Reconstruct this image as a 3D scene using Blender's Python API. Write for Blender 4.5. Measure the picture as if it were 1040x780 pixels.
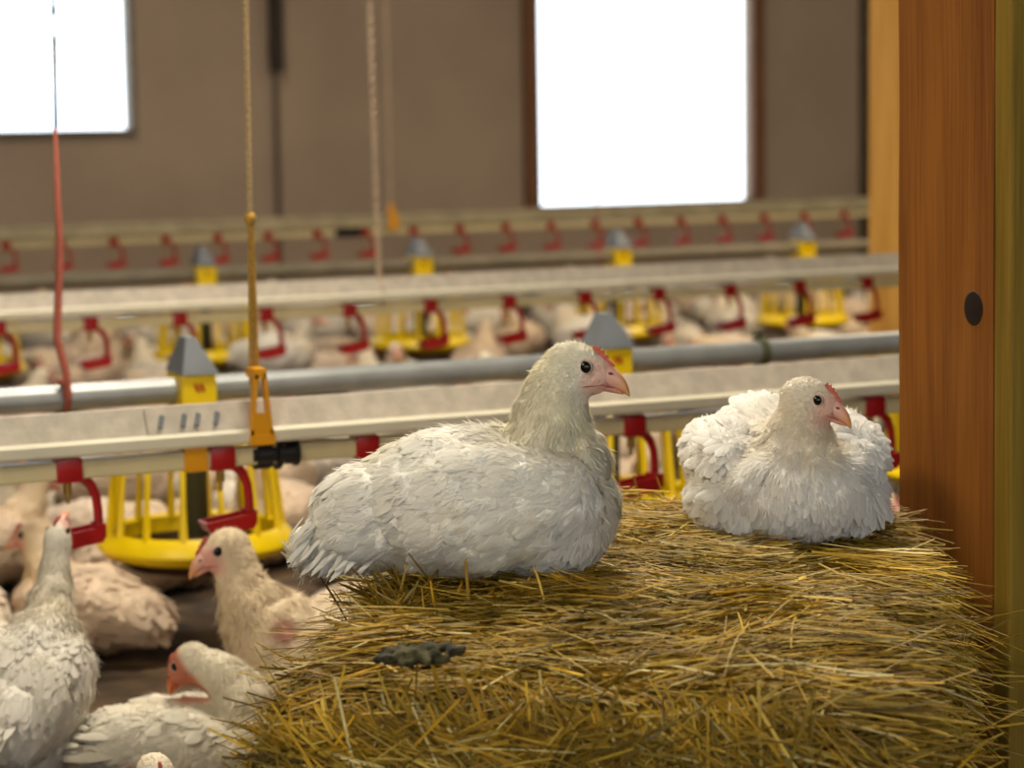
import bpy, bmesh, math, random
import numpy as np
from mathutils import Vector, Matrix, Euler, noise

random.seed(7)
rng = np.random.default_rng(7)
for o in list(bpy.data.objects): bpy.data.objects.remove(o)
SC = bpy.context.scene
COL = SC.collection
PI = math.pi

# ------------------------------------------------------------------ camera
FPX = 2350.0                     # focal length in pixels of the 1040 px wide frame
CAMZ = 0.88
PSI = math.atan(FPX / 5000.0)    # the feeding lines run along world X, the camera is turned towards +X
PITCH = math.atan((390 - 121) / FPX)
ROLL = 0.0155
FWDH = Vector((math.sin(PSI), math.cos(PSI), 0))
RGT = Vector((math.cos(PSI), -math.sin(PSI), 0))
fwd = (FWDH * math.cos(PITCH) + Vector((0, 0, -math.sin(PITCH)))).normalized()
up = RGT.cross(fwd)
r2 = RGT * math.cos(ROLL) - up * math.sin(ROLL)
u2 = up * math.cos(ROLL) + RGT * math.sin(ROLL)
CAM = Vector((0, 0, CAMZ))
cd = bpy.data.cameras.new('camera')
cam = bpy.data.objects.new('camera', cd); COL.objects.link(cam)
M = Matrix((r2, u2, -fwd)).transposed().to_4x4(); M.translation = CAM
cam.matrix_world = M
cd.sensor_width = 36.0; cd.lens = 36.0 * FPX / 1040.0
cd.clip_start = 0.05; cd.clip_end = 200
cd.dof.use_dof = True; cd.dof.focus_distance = 2.38; cd.dof.aperture_fstop = 5.6
SC.camera = cam

def ray(px, py):
    return (fwd + r2 * ((px - 520) / FPX) + u2 * ((390 - py) / FPX))
def on_z(px, py, z):
    d = ray(px, py); return CAM + d * ((z - CAMZ) / d.z)
def on_y(px, py, y):
    d = ray(px, py); return CAM + d * (y / d.y)
def at_d(px, py, dep):
    return CAM + ray(px, py) * dep

# ------------------------------------------------------------------ light
SC.view_settings.view_transform = 'Standard'
SC.view_settings.look = 'None'
SC.view_settings.gamma = 1.0
SC.view_settings.use_curve_mapping = False
SC.view_settings.exposure = 0.0
w = bpy.data.worlds.new('sky'); SC.world = w; w.use_nodes = True
bg = w.node_tree.nodes['Background']
bg.inputs[0].default_value = (0.88, 0.95, 1.0, 1); bg.inputs[1].default_value = 3.0

def area(name, loc, target, sx, sy, power, col):
    l = bpy.data.lights.new(name, 'AREA'); l.shape = 'RECTANGLE'; l.size = sx; l.size_y = sy
    l.energy = power; l.color = col
    o = bpy.data.objects.new(name, l); COL.objects.link(o)
    o.location = loc
    o.rotation_euler = (Vector(target) - Vector(loc)).to_track_quat('-Z', 'Y').to_euler()
    return o
def rf(rr, ff, z):               # a point given as metres right of and in front of the camera
    p = RGT * rr + FWDH * ff; return Vector((p.x, p.y, z))
WARM = (1.0, 0.84, 0.62); DAY = (0.86, 0.93, 1.0)
YW = 11.8 * math.cos(PSI)        # far wall
area('barn_lamp_over_bale', rf(0.0, 3.5, 2.4), rf(0.15, 2.6, 0.4), 0.5, 0.4, 62, (1, .92, .76))
area('front_fill_light', rf(-1.5, 0.9, 2.3), rf(0.0, 2.5, 0.5), 0.8, 0.5, 35, (1, .86, .62))  # unseen fill light, added to lift the front of hens and bale
area('barn_lamp_second_row', rf(-0.9, 5.4, 2.55), rf(-0.6, 5.4, 0), 0.8, 0.5, 62, (1, .90, .76))
area('barn_lamp_third_row', rf(1.6, 7.4, 2.55), rf(1.5, 7.6, 0), 0.8, 0.5, 70, WARM)
area('barn_lamp_far_row', rf(-1.4, 9.0, 2.55), rf(-1.3, 9.6, 0), 0.8, 0.5, 22, WARM)
area('right_wall_fill', rf(3.2, 9.6, 2.55), rf(3.0, 10.2, 0), 0.8, 0.5, 36, WARM)  # unseen light added to brighten the right part of the far wall

# ------------------------------------------------------------------ materials
def lin(c):
    return tuple(((x / 255) / 12.92 if x <= 10 else (((x / 255) + .055) / 1.055) ** 2.4) for x in c)
MATS = {}
def mat(name, rgb, rough=.6, metal=0, var=0.12, scale=12, bump=0.0, bscale=60, attr=False, trans=0.0,
        spec=.4, rgb2=None, stretch=(1, 1, 1), sheen=0, sss=0):
    if name in MATS: return MATS[name]
    m = bpy.data.materials.new(name); m.use_nodes = True; MATS[name] = m
    nt = m.node_tree; N = nt.nodes; L = nt.links
    b = N['Principled BSDF']; out = N['Material Output']
    b.inputs['Roughness'].default_value = rough; b.inputs['Metallic'].default_value = metal
    b.inputs['Specular IOR Level'].default_value = spec
    if sheen: b.inputs['Sheen Weight'].default_value = sheen
    if sss:
        b.inputs['Subsurface Weight'].default_value = sss; b.inputs['Subsurface Scale'].default_value = .01
    tc = N.new('ShaderNodeTexCoord'); mp = N.new('ShaderNodeMapping'); mp.inputs['Scale'].default_value = stretch
    L.new(tc.outputs['Object'], mp.inputs[0])
    nz = N.new('ShaderNodeTexNoise'); nz.inputs['Scale'].default_value = scale; nz.inputs['Detail'].default_value = 5
    L.new(mp.outputs[0], nz.inputs['Vector'])
    mx = N.new('ShaderNodeMix'); mx.data_type = 'RGBA'
    c = lin(rgb); c2 = lin(rgb2) if rgb2 else tuple(x * (1 - 2.2 * var) for x in c)
    rp = N.new('ShaderNodeValToRGB'); rp.color_ramp.elements[0].position = .35; rp.color_ramp.elements[1].position = .65
    L.new(nz.outputs['Fac'], rp.inputs[0]); L.new(rp.outputs[0], mx.inputs[0])
    if attr:
        at = N.new('ShaderNodeAttribute'); at.attribute_name = 'Col'
        L.new(at.outputs['Color'], mx.inputs[6])
        mm = N.new('ShaderNodeVectorMath'); mm.operation = 'SCALE'; mm.inputs['Scale'].default_value = 1 - var
        L.new(at.outputs['Color'], mm.inputs[0]); L.new(mm.outputs[0], mx.inputs[7])
    else:
        mx.inputs[6].default_value = (*c, 1); mx.inputs[7].default_value = (*c2, 1)
    L.new(mx.outputs[2], b.inputs['Base Color'])
    if bump:
        n2 = N.new('ShaderNodeTexNoise'); n2.inputs['Scale'].default_value = bscale; n2.inputs['Detail'].default_value = 4
        L.new(mp.outputs[0], n2.inputs['Vector'])
        bp = N.new('ShaderNodeBump'); bp.inputs['Strength'].default_value = bump; bp.inputs['Distance'].default_value = .004
        L.new(n2.outputs['Fac'], bp.inputs['Height']); L.new(bp.outputs[0], b.inputs['Normal'])
    if trans:
        tr = N.new('ShaderNodeBsdfTranslucent'); L.new(mx.outputs[2], tr.inputs[0])
        ms = N.new('ShaderNodeMixShader'); ms.inputs[0].default_value = trans
        L.new(b.outputs[0], ms.inputs[1]); L.new(tr.outputs[0], ms.inputs[2]); L.new(ms.outputs[0], out.inputs[0])
    return m

M_wall = mat('render_wall', (168, 149, 130), .9, var=.07, scale=1.6, bump=.15, bscale=30)
M_dark = mat('dark_board', (58, 50, 42), .8)
M_ceil = mat('ceiling_board', (120, 112, 98), .9)
M_litter = mat('litter', (96, 74, 50), .95, rgb2=(40, 30, 20), scale=9, bump=.8, bscale=70)
M_frame = mat('window_timber', (124, 84, 56), .7, stretch=(6, 6, 1))
M_frame2 = mat('window_grey_frame', (128, 120, 110), .6)
M_alu = mat('galvanised', (196, 184, 166), .5, metal=.0, var=.1, scale=40, bump=.15, bscale=200)
M_lip = mat('cream_lip', (226, 218, 192), .45, var=.05, scale=8)
M_pvc = mat('cream_pvc', (222, 206, 158), .4, var=.08, scale=10)
M_red = mat('red_plastic', (176, 18, 22), .32, var=.08, spec=.5)
M_yel = mat('yellow_plastic', (246, 210, 8), .38, var=.05, spec=.5)
M_org = mat('amber_plastic', (232, 160, 14), .35, var=.05)
M_steel = mat('grey_tube', (158, 160, 158), .38, metal=.35, var=.08, scale=20)
M_cap = mat('grey_cap', (118, 122, 126), .5, var=.1)
M_blk = mat('black_rubber', (26, 26, 28), .4)
M_drop = mat('olive_tube', (92, 92, 66), .6)
M_rope = mat('tan_rope', (214, 184, 134), .9, scale=300, var=.2, bump=.6, bscale=500)
M_ropey = mat('yellow_rope', (206, 160, 70), .9, scale=300, var=.2, bump=.6, bscale=500)
M_ropep = mat('pink_cord', (176, 92, 74), .9, scale=200, var=.15, bump=.4, bscale=400)
M_brass = mat('brass', (190, 150, 70), .4, metal=.6)

# ------------------------------------------------------------------ object helpers
def link(name, me, m=None, parent=None, smooth=False):
    o = bpy.data.objects.new(name, me); COL.objects.link(o)
    if m is not None: me.materials.append(m)
    if parent is not None: o.parent = parent
    if smooth: me.polygons.foreach_set('use_smooth', [True] * len(me.polygons))
    return o
def empty(name, loc=(0, 0, 0), rotz=0):
    o = bpy.data.objects.new(name, None); COL.objects.link(o); o.location = loc; o.rotation_euler = (0, 0, rotz)
    o.empty_display_size = .05
    return o
def tag(o, label, cat, group=None, kind=None):
    o['label'] = label; o['category'] = cat
    if group: o['group'] = group
    if kind: o['kind'] = kind
    return o
def struct(o):
    o['kind'] = 'structure'; return o

class MB:
    def __init__(s): s.bm = bmesh.new()
    def box(s, c, d, rot=None, bev=0):
        r = bmesh.ops.create_cube(s.bm, size=1)
        vs = r['verts']
        for v in vs: v.co = Vector((v.co.x * d[0], v.co.y * d[1], v.co.z * d[2]))
        if bev:
            es = list({e for v in vs for e in v.link_edges})
            rr = bmesh.ops.bevel(s.bm, geom=es, offset=bev, segments=2, affect='EDGES', profile=.6)
            vs = list({v for f in rr['faces'] for v in f.verts} | {v for v in vs if v.is_valid})
        mt = (Matrix.Translation(c) @ (rot.to_matrix().to_4x4() if rot else Matrix()))
        for v in vs: v.co = mt @ v.co
        return s
    def tube(s, pts, rad, seg=10, cap=True, flat=None):
        pts = [Vector(p) for p in pts]; n = len(pts)
        rads = rad if isinstance(rad, (list, tuple)) else [rad] * n
        rings = []; prev = None
        for i, p in enumerate(pts):
            t = (pts[min(i + 1, n - 1)] - pts[max(i - 1, 0)]).normalized()
            if prev is None:
                a = Vector((0, 0, 1)) if abs(t.z) < .9 else Vector((0, 1, 0))
                prev = t.cross(a).normalized()
            nrm = (prev - t * prev.dot(t)).normalized(); prev = nrm
            b = t.cross(nrm)
            fx, fy = flat or (1, 1)
            rings.append([s.bm.verts.new(p + (nrm * math.cos(2 * PI * k / seg) * fx + b * math.sin(2 * PI * k / seg) * fy) * rads[i]) for k in range(seg)])
        for i in range(n - 1):
            for k in range(seg):
                s.bm.faces.new((rings[i][k], rings[i][(k + 1) % seg], rings[i + 1][(k + 1) % seg], rings[i + 1][k]))
        if cap:
            s.bm.faces.new(rings[0][::-1]); s.bm.faces.new(rings[-1])
        return s
    def lathe(s, prof, c=(0, 0, 0), seg=32, axis='Z'):
        rings = []
        for r, z in prof:
            ring = []
            for k in range(seg):
                a = 2 * PI * k / seg
                if axis == 'Z': p = Vector((r * math.cos(a), r * math.sin(a), z))
                else: p = Vector((z, r * math.cos(a), r * math.sin(a)))
                ring.append(s.bm.verts.new(p + Vector(c)))
            rings.append(ring)
        for i in range(len(rings) - 1):
            for k in range(seg):
                s.bm.faces.new((rings[i][k], rings[i][(k + 1) % seg], rings[i + 1][(k + 1) % seg], rings[i + 1][k]))
        return s
    def prism(s, poly, p0, p1, axes):      # polygon in (u,v) extruded along the third axis
        u, v, wv = [Vector(a) for a in axes]
        a = [s.bm.verts.new(u * x + v * y + wv * p0) for x, y in poly]
        b = [s.bm.verts.new(u * x + v * y + wv * p1) for x, y in poly]
        n = len(poly)
        s.bm.faces.new(a); s.bm.faces.new(b[::-1])
        for i in range(n): s.bm.faces.new((a[i], b[i], b[(i + 1) % n], a[(i + 1) % n]))
        return s
    def ell(s, c, r, sub=3):
        rr = bmesh.ops.create_icosphere(s.bm, subdivisions=sub, radius=1)
        for v in rr['verts']: v.co = Vector((v.co.x * r[0] + c[0], v.co.y * r[1] + c[1], v.co.z * r[2] + c[2]))
        return s
    def build(s, name, m, parent=None, smooth=False, offset=None):
        if offset is not None:
            for v in s.bm.verts: v.co += Vector(offset)
        bmesh.ops.recalc_face_normals(s.bm, faces=s.bm.faces)
        me = bpy.data.meshes.new(name); s.bm.to_mesh(me); s.bm.free()
        return link(name, me, m, parent, smooth)

def auto_smooth(o, deg=35):
    me = o.data
    me.polygons.foreach_set('use_smooth', [True] * len(me.polygons))
    me.set_sharp_from_angle(angle=math.radians(deg))
    return o

# ------------------------------------------------------------------ room shell
X0, X1, Y0, ZC = -6.0, 16.0, -3.0, 2.8
f = bpy.data.meshes.new('floor')
bmf = bmesh.new(); bmesh.ops.create_grid(bmf, x_segments=150, y_segments=110, size=1)
for v in bmf.verts:
    v.co = Vector(((X0 + X1) / 2 + v.co.x * (X1 - X0) / 2, (Y0 + YW) / 2 + v.co.y * (YW - Y0) / 2, 0))
    v.co.z = 0.008 * noise.noise(v.co * 3) - .008
bmf.to_mesh(f); bmf.free()
struct(link('floor', f, M_litter, smooth=True))
struct(MB().box(((X0 + X1) / 2, (Y0 + YW) / 2, ZC + .05), (X1 - X0 + .4, YW - Y0 + .4, .1)).build('ceiling', M_ceil))
# window openings in the far wall, taken where the wall stands
wl_r = on_y(131, 131, YW); wr_l = on_y(546, 209, YW); wr_r = on_y(761, 203, YW)
W1 = (wl_r.x - 1.15, wl_r.x, wl_r.z, 2.3); W2 = (wr_l.x, wr_r.x, (wr_l.z + wr_r.z) / 2, 2.3)
mb = MB(); T = .06; yc = YW + T / 2
xs = [X0, W1[0], W1[1], W2[0], W2[1], X1]
for i, hole in enumerate([None, W1, None, W2, None]):
    xa, xb = xs[i], xs[i + 1]
    if hole is None: mb.box(((xa + xb) / 2, yc, ZC / 2), (xb - xa, T, ZC))
    else:
        mb.box(((xa + xb) / 2, yc, hole[2] / 2), (xb - xa, T, hole[2]))
        mb.box(((xa + xb) / 2, yc, (hole[3] + ZC) / 2), (xb - xa, T, ZC - hole[3]))
struct(mb.build('wall_back', M_wall))
struct(MB().box((X0 - .07, (Y0 + YW) / 2, ZC / 2), (.14, YW - Y0, ZC)).build('wall_left', M_wall))
struct(MB().box((X1 + .07, (Y0 + YW) / 2, ZC / 2), (.14, YW - Y0, ZC)).build('wall_right', M_wall))
# unseen wall behind the camera; its wide opening is added to let daylight in
OX = (-4.5, 3.0, .7, 2.4)
mb = MB()
mb.box(((X0 + OX[0]) / 2, Y0 - .07, ZC / 2), (OX[0] - X0, .14, ZC)); mb.box(((X1 + OX[1]) / 2, Y0 - .07, ZC / 2), (X1 - OX[1], .14, ZC))
mb.box(((OX[0] + OX[1]) / 2, Y0 - .07, OX[2] / 2), (OX[1] - OX[0], .14, OX[2])); mb.box(((OX[0] + OX[1]) / 2, Y0 - .07, (OX[3] + ZC) / 2), (OX[1] - OX[0], .14, ZC - OX[3]))
struct(mb.build('wall_front', M_wall))
def window(n, W, tw, m, y=YW - .02):
    e = empty(f'window_{n}', ((W[0] + W[1]) / 2, y, W[2])); struct(e)
    a, b = W[0] - e.location.x, W[1] - e.location.x; h = W[3] - W[2]
    mb = MB()
    mb.box((a - tw / 2, 0, h / 2), (tw, .05, h + tw * 1), bev=.004); mb.box((b + tw / 2, 0, h / 2), (tw, .05, h + tw), bev=.004)
    mb.box((0, 0, -tw * .3), (b - a + 2 * tw, .052, tw * .6), bev=.004); mb.box((0, 0, h + tw / 2), (b - a + 2 * tw, .05, tw), bev=.004)
    mb.build('window_frame', m, e)
    g = MB().box((0, .045, h / 2), (b - a, .006, h)).build('pane', M_glass, e)
M_glass = bpy.data.materials.new('pale_pane'); M_glass.use_nodes = True
_b = M_glass.node_tree.nodes['Principled BSDF']; _b.inputs['Base Color'].default_value = (.95, .98, 1, 1)
_b.inputs['Transmission Weight'].default_value = 1; _b.inputs['Roughness'].default_value = .0; _b.inputs['IOR'].default_value = 1.02
window(1, W1, .03, M_frame2); window(2, W2, .075, M_frame)
# faint board joints and posts on the far wall
def batten(n, px, wd, m, dep=.03, z0=0, z1=ZC):
    x = on_y(px, 100, YW).x
    struct(MB().box((x, YW - dep / 2, (z0 + z1) / 2), (wd, dep, z1 - z0)).build(f'trim_{n}', m))
M_joint = mat('wall_joint', (110, 95, 78), .9)
batten(1, 280, .02, M_joint, .012); batten(2, 876, .05, mat('corner_strip', (84, 76, 62), .8), .04)
x9 = on_y(776, 100, YW).x

# ------------------------------------------------------------------ feeding and drinking lines
XL, XR = -3.2, 12.0
def drinker_line(dep, cpy, cup_px, label, cuplabel, dimmed=False):  # last flag: channel and lip colours darkened to carry the dim far light
    Y = dep * math.cos(PSI)
    p = on_y(520, cpy, Y); Z = p.z
    root = empty('drinker_line', (XL, Y, Z))
    tag(root, label, 'drinker line')
    ax = ((0, 1, 0), (0, 0, 1), (1, 0, 0))
    Lg = XR - XL
    # ridge: a folded channel above the water pipe
    po = [(-.022, .040), (-.003, .079), (.003, .079), (.022, .040), (.018, .040), (0, .072), (-.018, .040)]
    MB().prism(po, 0, Lg, ax).build('channel', mat('dimmed_channel', (150, 138, 112), .8) if dimmed else M_alu, root)
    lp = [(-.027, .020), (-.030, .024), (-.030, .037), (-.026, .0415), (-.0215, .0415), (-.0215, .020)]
    o = MB().prism(lp, 0, Lg, ax).prism([(-a, b) for a, b in lp], 0, Lg, ax).build('channel_lip', mat('dimmed_lip', (172, 160, 124), .7) if dimmed else M_lip, root)
    pr = [(-.013, -.011), (-.011, -.013), (.011, -.013), (.013, -.011), (.013, .011), (.011, .013), (-.011, .013), (-.013, .011)]
    MB().prism(pr, 0, Lg, ax).build('water_pipe', M_pvc, root)
    # cups at equal steps
    xa = on_y(cup_px[0], 400, Y).x; xb = on_y(cup_px[1], 400, Y).x
    step = (xb - xa) / cup_px[2]
    proto = None
    i0 = -int((xa + 0.0 - on_y(-120, 400, Y).x) / step); i1 = int((on_y(1010, 400, Y).x - xa) / step)
    for i in range(i0, i1 + 1):
        x = xa + i * step - XL
        if proto is None:
            mb = MB()
            mb.box((0, 0, 0), (.036, .036, .034), bev=.003)
            mb.tube([(.012, 0, -.010), (.024, 0, -.015), (.034, 0, -.026), (.040, 0, -.042), (.042, 0, -.062), (.042, 0, -.090)], [.0065, .0065, .006, .0055, .0055, .006], 8, flat=(1, 1.2))
            pts = [(-.018 + .074 * t, 0) for t in (0, 1)]
            prof = [(-.022, -.105), (-.030, -.091), (-.026, -.090), (-.018, -.100), (.034, -.094), (.036, -.078), (.048, -.078), (.048, -.094), (.042, -.103), (-.014, -.111)]
            mb.prism(prof, -.018, .018, ((1, 0, 0), (0, 0, 1), (0, 1, 0)))
            mb.prism([(-.022, -.105), (-.030, -.091), (.036, -.082), (.048, -.094), (.042, -.103), (-.014, -.111)], -.020, -.017, ((1, 0, 0), (0, 0, 1), (0, 1, 0)))
            mb.prism([(-.022, -.105), (-.030, -.091), (.036, -.082), (.048, -.094), (.042, -.103), (-.014, -.111)], .017, .020, ((1, 0, 0), (0, 0, 1), (0, 1, 0)))
            c = mb.build('drip_cup', M_red, root); auto_smooth(c)
            nb = MB().lathe([(0, -.048), (.003, -.048), (.003, -.036), (.006, -.035), (.006, -.017), (0, -.017)], seg=12).build('nipple', M_brass, c)
            proto = (c, nb); c.location = (x, 0, 0)
        else:
            c = proto[0].copy(); COL.objects.link(c); c.parent = root; c.location = (x, 0, 0)
            nb = proto[1].copy(); COL.objects.link(nb); nb.parent = c
    return root, Y, Z

def pan_parts(root, x):
    # box clamped round the pipe, grey cap, drop tube, caged pan
    mb = MB()
    mb.box((0, 0, -.004), (.062, .088, .066), bev=.004)
    box = mb.build('pan_clamp', M_yel, root); box.location = (x, 0, 0)
    cp = MB()
    a = [cp.bm.verts.new(q) for q in ((-.031, -.05, .030), (.034, -.05, .030), (.034, .05, .030), (-.031, .05, .030), (-.014, -.02, .092), (.002, -.02, .092), (.002, .02, .092), (-.014, .02, .092))]
    for q in ((0, 1, 2, 3), (4, 5, 6, 7), (0, 1, 5, 4), (1, 2, 6, 5), (2, 3, 7, 6), (3, 0, 4, 7)): cp.bm.faces.new([a[i] for i in q])
    cp.build('pan_cap', M_cap, box)
    em = MB()
    for sx in (-.005, .0045):
        em.prism([(sx - .006, .014), (sx + .000, .014), (sx + .006, .001), (sx - .000, .001)], -.0455, -.0438, ((1, 0, 0), (0, 0, 1), (0, 1, 0)))
    em.build('emblem', M_red, box)
    MB().lathe([(.022, -.035), (.022, -.262), (.019, -.262), (.019, -.035)], seg=20).build('drop_tube', M_drop, box, smooth=True)
    # cage
    c = MB()
    R = .155
    for k in range(14):
        an = 2 * PI * (k + .5) / 14
        ca, sa = math.cos(an), math.sin(an)
        pts = [(r * ca, r * sa, z) for r, z in ((.034, -.068), (.080, -.071), (.122, -.088), (.136, -.120), (.143, -.18), (.148, -.245))]
        c.tube(pts, [.006, .006, .006, .0055, .0055, .008], 6, flat=(1, 1))
    c.lathe([(.022, -.062), (.042, -.064), (.042, -.076), (.022, -.076), (.022, -.062)], seg=24)
    c.lathe([(.142, -.241), (.150, -.235), (.168, -.255), (.170, -.264), (.158, -.278), (.140, -.284), (.138, -.276), (.146, -.262), (.142, -.241)], seg=40)
    cage = c.build('pan_cage', M_yel, box); auto_smooth(cage, 50)
    d = MB().lathe([(0, -.302), (.115, -.302), (.148, -.277), (.144, -.267), (.112, -.289), (.05, -.277), (0, -.235)], seg=36).build('feed_dish', M_dish, box, smooth=True)
    return [box] + list(box.children)
M_dish = mat('shaded_dish', (78, 52, 34), .7)  # dish painted dark to carry the shade under the pan

def feeder_line(dep, cpy, pan_px, label, mt=None):
    Y = dep * math.cos(PSI); Z = on_y(520, cpy, Y).z
    root = empty('feeder_line', (XL, Y, Z)); tag(root, label, 'feeder line')
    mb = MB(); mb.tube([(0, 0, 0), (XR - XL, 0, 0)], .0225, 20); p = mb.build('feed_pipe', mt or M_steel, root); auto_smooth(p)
    xa = on_y(pan_px[0], 400, Y).x; xb = on_y(pan_px[1], 400, Y).x; step = (xb - xa) / pan_px[2]
    parts = None
    for i in range(-2, 7):
        x = xa + i * step - XL
        if x < .1 or x > XR - XL - .2: continue
        if parts is None: parts = pan_parts(root, x)
        else:
            b = parts[0].copy(); COL.objects.link(b); b.parent = root; b.location = (x, 0, 0)
            for ch in parts[1:]:
                c = ch.copy(); COL.objects.link(c); c.parent = b
    return root, Y, Z, xa, step

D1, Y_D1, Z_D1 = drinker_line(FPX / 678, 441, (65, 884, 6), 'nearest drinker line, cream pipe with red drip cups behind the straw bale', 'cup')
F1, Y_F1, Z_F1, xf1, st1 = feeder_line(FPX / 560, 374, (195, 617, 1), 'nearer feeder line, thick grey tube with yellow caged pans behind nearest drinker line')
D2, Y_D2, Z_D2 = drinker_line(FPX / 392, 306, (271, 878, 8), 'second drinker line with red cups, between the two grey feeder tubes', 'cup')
F2, Y_F2, Z_F2, xf2, st2 = feeder_line(FPX / 296, 265, (210, 815, 3), 'farther feeder line, grey tube with small yellow boxes before the last drinker line', mat('dimmed_tube', (128, 118, 98), .7, var=.12))  # tube colour darkened to stand for the dim light back here
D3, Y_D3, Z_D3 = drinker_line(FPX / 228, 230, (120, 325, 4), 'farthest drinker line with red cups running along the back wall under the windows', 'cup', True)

# fittings of the nearest drinker line
def loc1(px, py, Y, Z, root): p = on_y(px, py, Y); return p.x - XL
x = loc1(277, 463, Y_D1, Z_D1, D1)
cl = MB().lathe([(.0, -.034), (.016, -.034), (.016, -.028), (.0215, -.028), (.0215, -.006), (.017, -.005), (.017, .002), (.024, .003), (.024, .009), (.017, .010), (.0175, .030), (.021, .031), (.021, .036), (0, .036)], axis='X', seg=24).build('pipe_coupling', M_blk, D1)
cl.location = (x, 0, 0); auto_smooth(cl)
for px in (196,):
    o = MB().box((0, 0, .002), (.034, .034, .036), bev=.002).build('pipe_clip', M_org, D1); o.location = (loc1(px, 470, Y_D1, 0, 0), 0, 0)
# joint plate with slotted bolts on the channel
o = MB()
o.prism([(-.0235, .042), (-.0055, .0785), (-.0035, .0775), (-.0215, .042)], -.085, .085, ((0, 1, 0), (0, 0, 1), (1, 0, 0)))
jp = o.build('joint_plate', M_alu, D1); jp.location = (loc1(205, 430, Y_D1, 0, 0), -.001, 0)
for k in (-.065, -.032, -.012, .016): MB().box((k, -.0165, .059), (.007, .004, .020), rot=Euler((-.45, .35, 0)), bev=.001).build('slot', M_cap, jp)
# clamp ring with hook on nearer feeder pipe
x = loc1(772, 352, Y_F1, 0, 0)
rg = MB().lathe([(.0228, -.008), (.028, -.008), (.028, .008), (.0228, .008)], axis='X', seg=20)
rg.tube([(0, 0, .025), (0, -.005, .036), (-.012, -.01, .040), (-.022, -.01, .038)], .005, 8)
rg = rg.build('pipe_ring', M_drop, F1); rg.location = (x, 0, 0); auto_smooth(rg)

# cords
def cord(px_top, px_bot, Y, zbot, m, r, label, cat='cord', twist=False, hanger=None, two=None, group=None):
    a = on_y(px_top[0], px_top[1], Y); b = on_y(px_bot[0], px_bot[1], Y)
    t = (ZC - b.z) / (a.z - b.z) if a.z != b.z else 1
    top = b + (a - b) * t
    base = Vector((b.x, Y, zbot))
    e = empty('suspension_rope', base)
    tag(e, label, cat, group)
    return e, top - base, b - base
# tan rope with amber hanger on nearest drinker line
Yr = Y_D1
b = on_y(257, 378, Yr); tp = on_y(249, 0, Yr); tp = b + (tp - b) * ((ZC - b.z) / (tp.z - b.z))
kn = on_y(254, 225, Yr)
e = empty('suspension_rope', (b.x, Yr, Z_D1 + .06)); tag(e, 'tan rope holding up nearest drinker line by a tall amber plastic hanger', 'rope')
def twisted(mb, p, q, r, strands=2, turns=60, off=.6):
    p, q = Vector(p), Vector(q); L_ = (q - p).length; n = max(8, int(turns * 6))
    d = (q - p).normalized(); u = d.orthogonal().normalized(); v = d.cross(u)
    for s_ in range(strands):
        pts = []
        for i in range(n + 1):
            a = 2 * PI * (turns * i / n + s_ / strands)
            pts.append(p + (q - p) * (i / n) + (u * math.cos(a) + v * math.sin(a)) * r * off)
        mb.tube(pts, r * .62, 5)
o_ = e.location
mb = MB().tube([kn - o_, tp - o_], .0032, 8); twisted(mb, kn - o_, tp - o_, .0042, turns=110, off=.45, strands=3); r_ = mb.build('upper_rope', M_rope, e, True)
mb = MB(); twisted(mb, b - o_ + Vector((-.003, 0, -.02)), kn - o_, .0034, turns=26); twisted(mb, b - o_ + Vector((.006, 0, -.02)), kn - o_ + Vector((.002, 0, 0)), .0034, turns=26)
mb.ell(kn - o_ + Vector((0, 0, .004)), (.009, .008, .011), 2)
mb.build('doubled_rope', M_ropey, e, True)
# hanger: tapered frame that grips the channel
mb = MB(); hz = (b - o_).z; AX = ((1, 0, 0), (0, 0, 1), (0, 1, 0))
for s_ in (-1, 1):
    mb.prism([(s_ * .0035, hz), (s_ * .0085, hz), (s_ * .0175, -.036), (s_ * .0125, -.036)], -.034, -.020, AX)
    mb.prism([(s_ * .0125, -.020), (s_ * .0170, -.020), (s_ * .0185, -.040), (s_ * .0125, -.040)], -.034, .034, AX)
mb.prism([(-.0085, hz + .008), (.0085, hz + .008), (.0088, hz - .006), (-.0088, hz - .006)], -.034, .006, AX)
mb.prism([(-.0125, .004), (.0125, .004), (.016, -.028), (-.016, -.028)], -.0335, -.0305, AX)
mb.prism([(-.018, -.028), (.018, -.028), (.019, -.042), (-.019, -.042)], -.036, -.030, AX)
mb.build('hanger', M_org, e)

# red cord round nearer feeder pipe
Yp = Y_F1
b = on_y(63, 392, Yp); c0 = on_y(56, 130, Yp); tp = on_y(54, 0, Yp); tp = c0 + (tp - c0) * ((ZC - c0.z) / (tp.z - c0.z))
e = empty('suspension_rope', (b.x, Yp, Z_F1)); tag(e, 'dull red cord looped round the grey feeder tube at far left', 'cord')
o_ = e.location; mb = MB(); 
mid = c0 - o_; low = b - o_
mb.tube([low + Vector((.0, -.026, -.045)), low + Vector((.004, -.027, -.01)), low + Vector((0, -.026, .03)), low + Vector((-.008, -.01, .08)), mid + Vector((0, 0, -.2)), mid], [.005, .006, .0065, .007, .0065, .003], 8)
mb.tube([(0, -.0255, -.02), (0, -.012, -.028), (0, .012, -.0285), (0, .027, -.005), (0, .02, .022), (0, 0, .029), (0, -.02, .022), (0, -.0275, 0)], .0045, 8)
mb.build('cord_loop', M_ropep, e, True)
mb = MB(); top = tp - o_; lp0 = on_y(55, 45, Yp) - o_; lp1 = on_y(54, 5, Yp) - o_
mb.tube([mid, mid + (lp0 - mid) * .5, lp0 + Vector((-.001, 0, 0)), (lp0 + lp1) / 2 + Vector((-.006, 0, 0)), lp1, top], .0022, 6)
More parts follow.
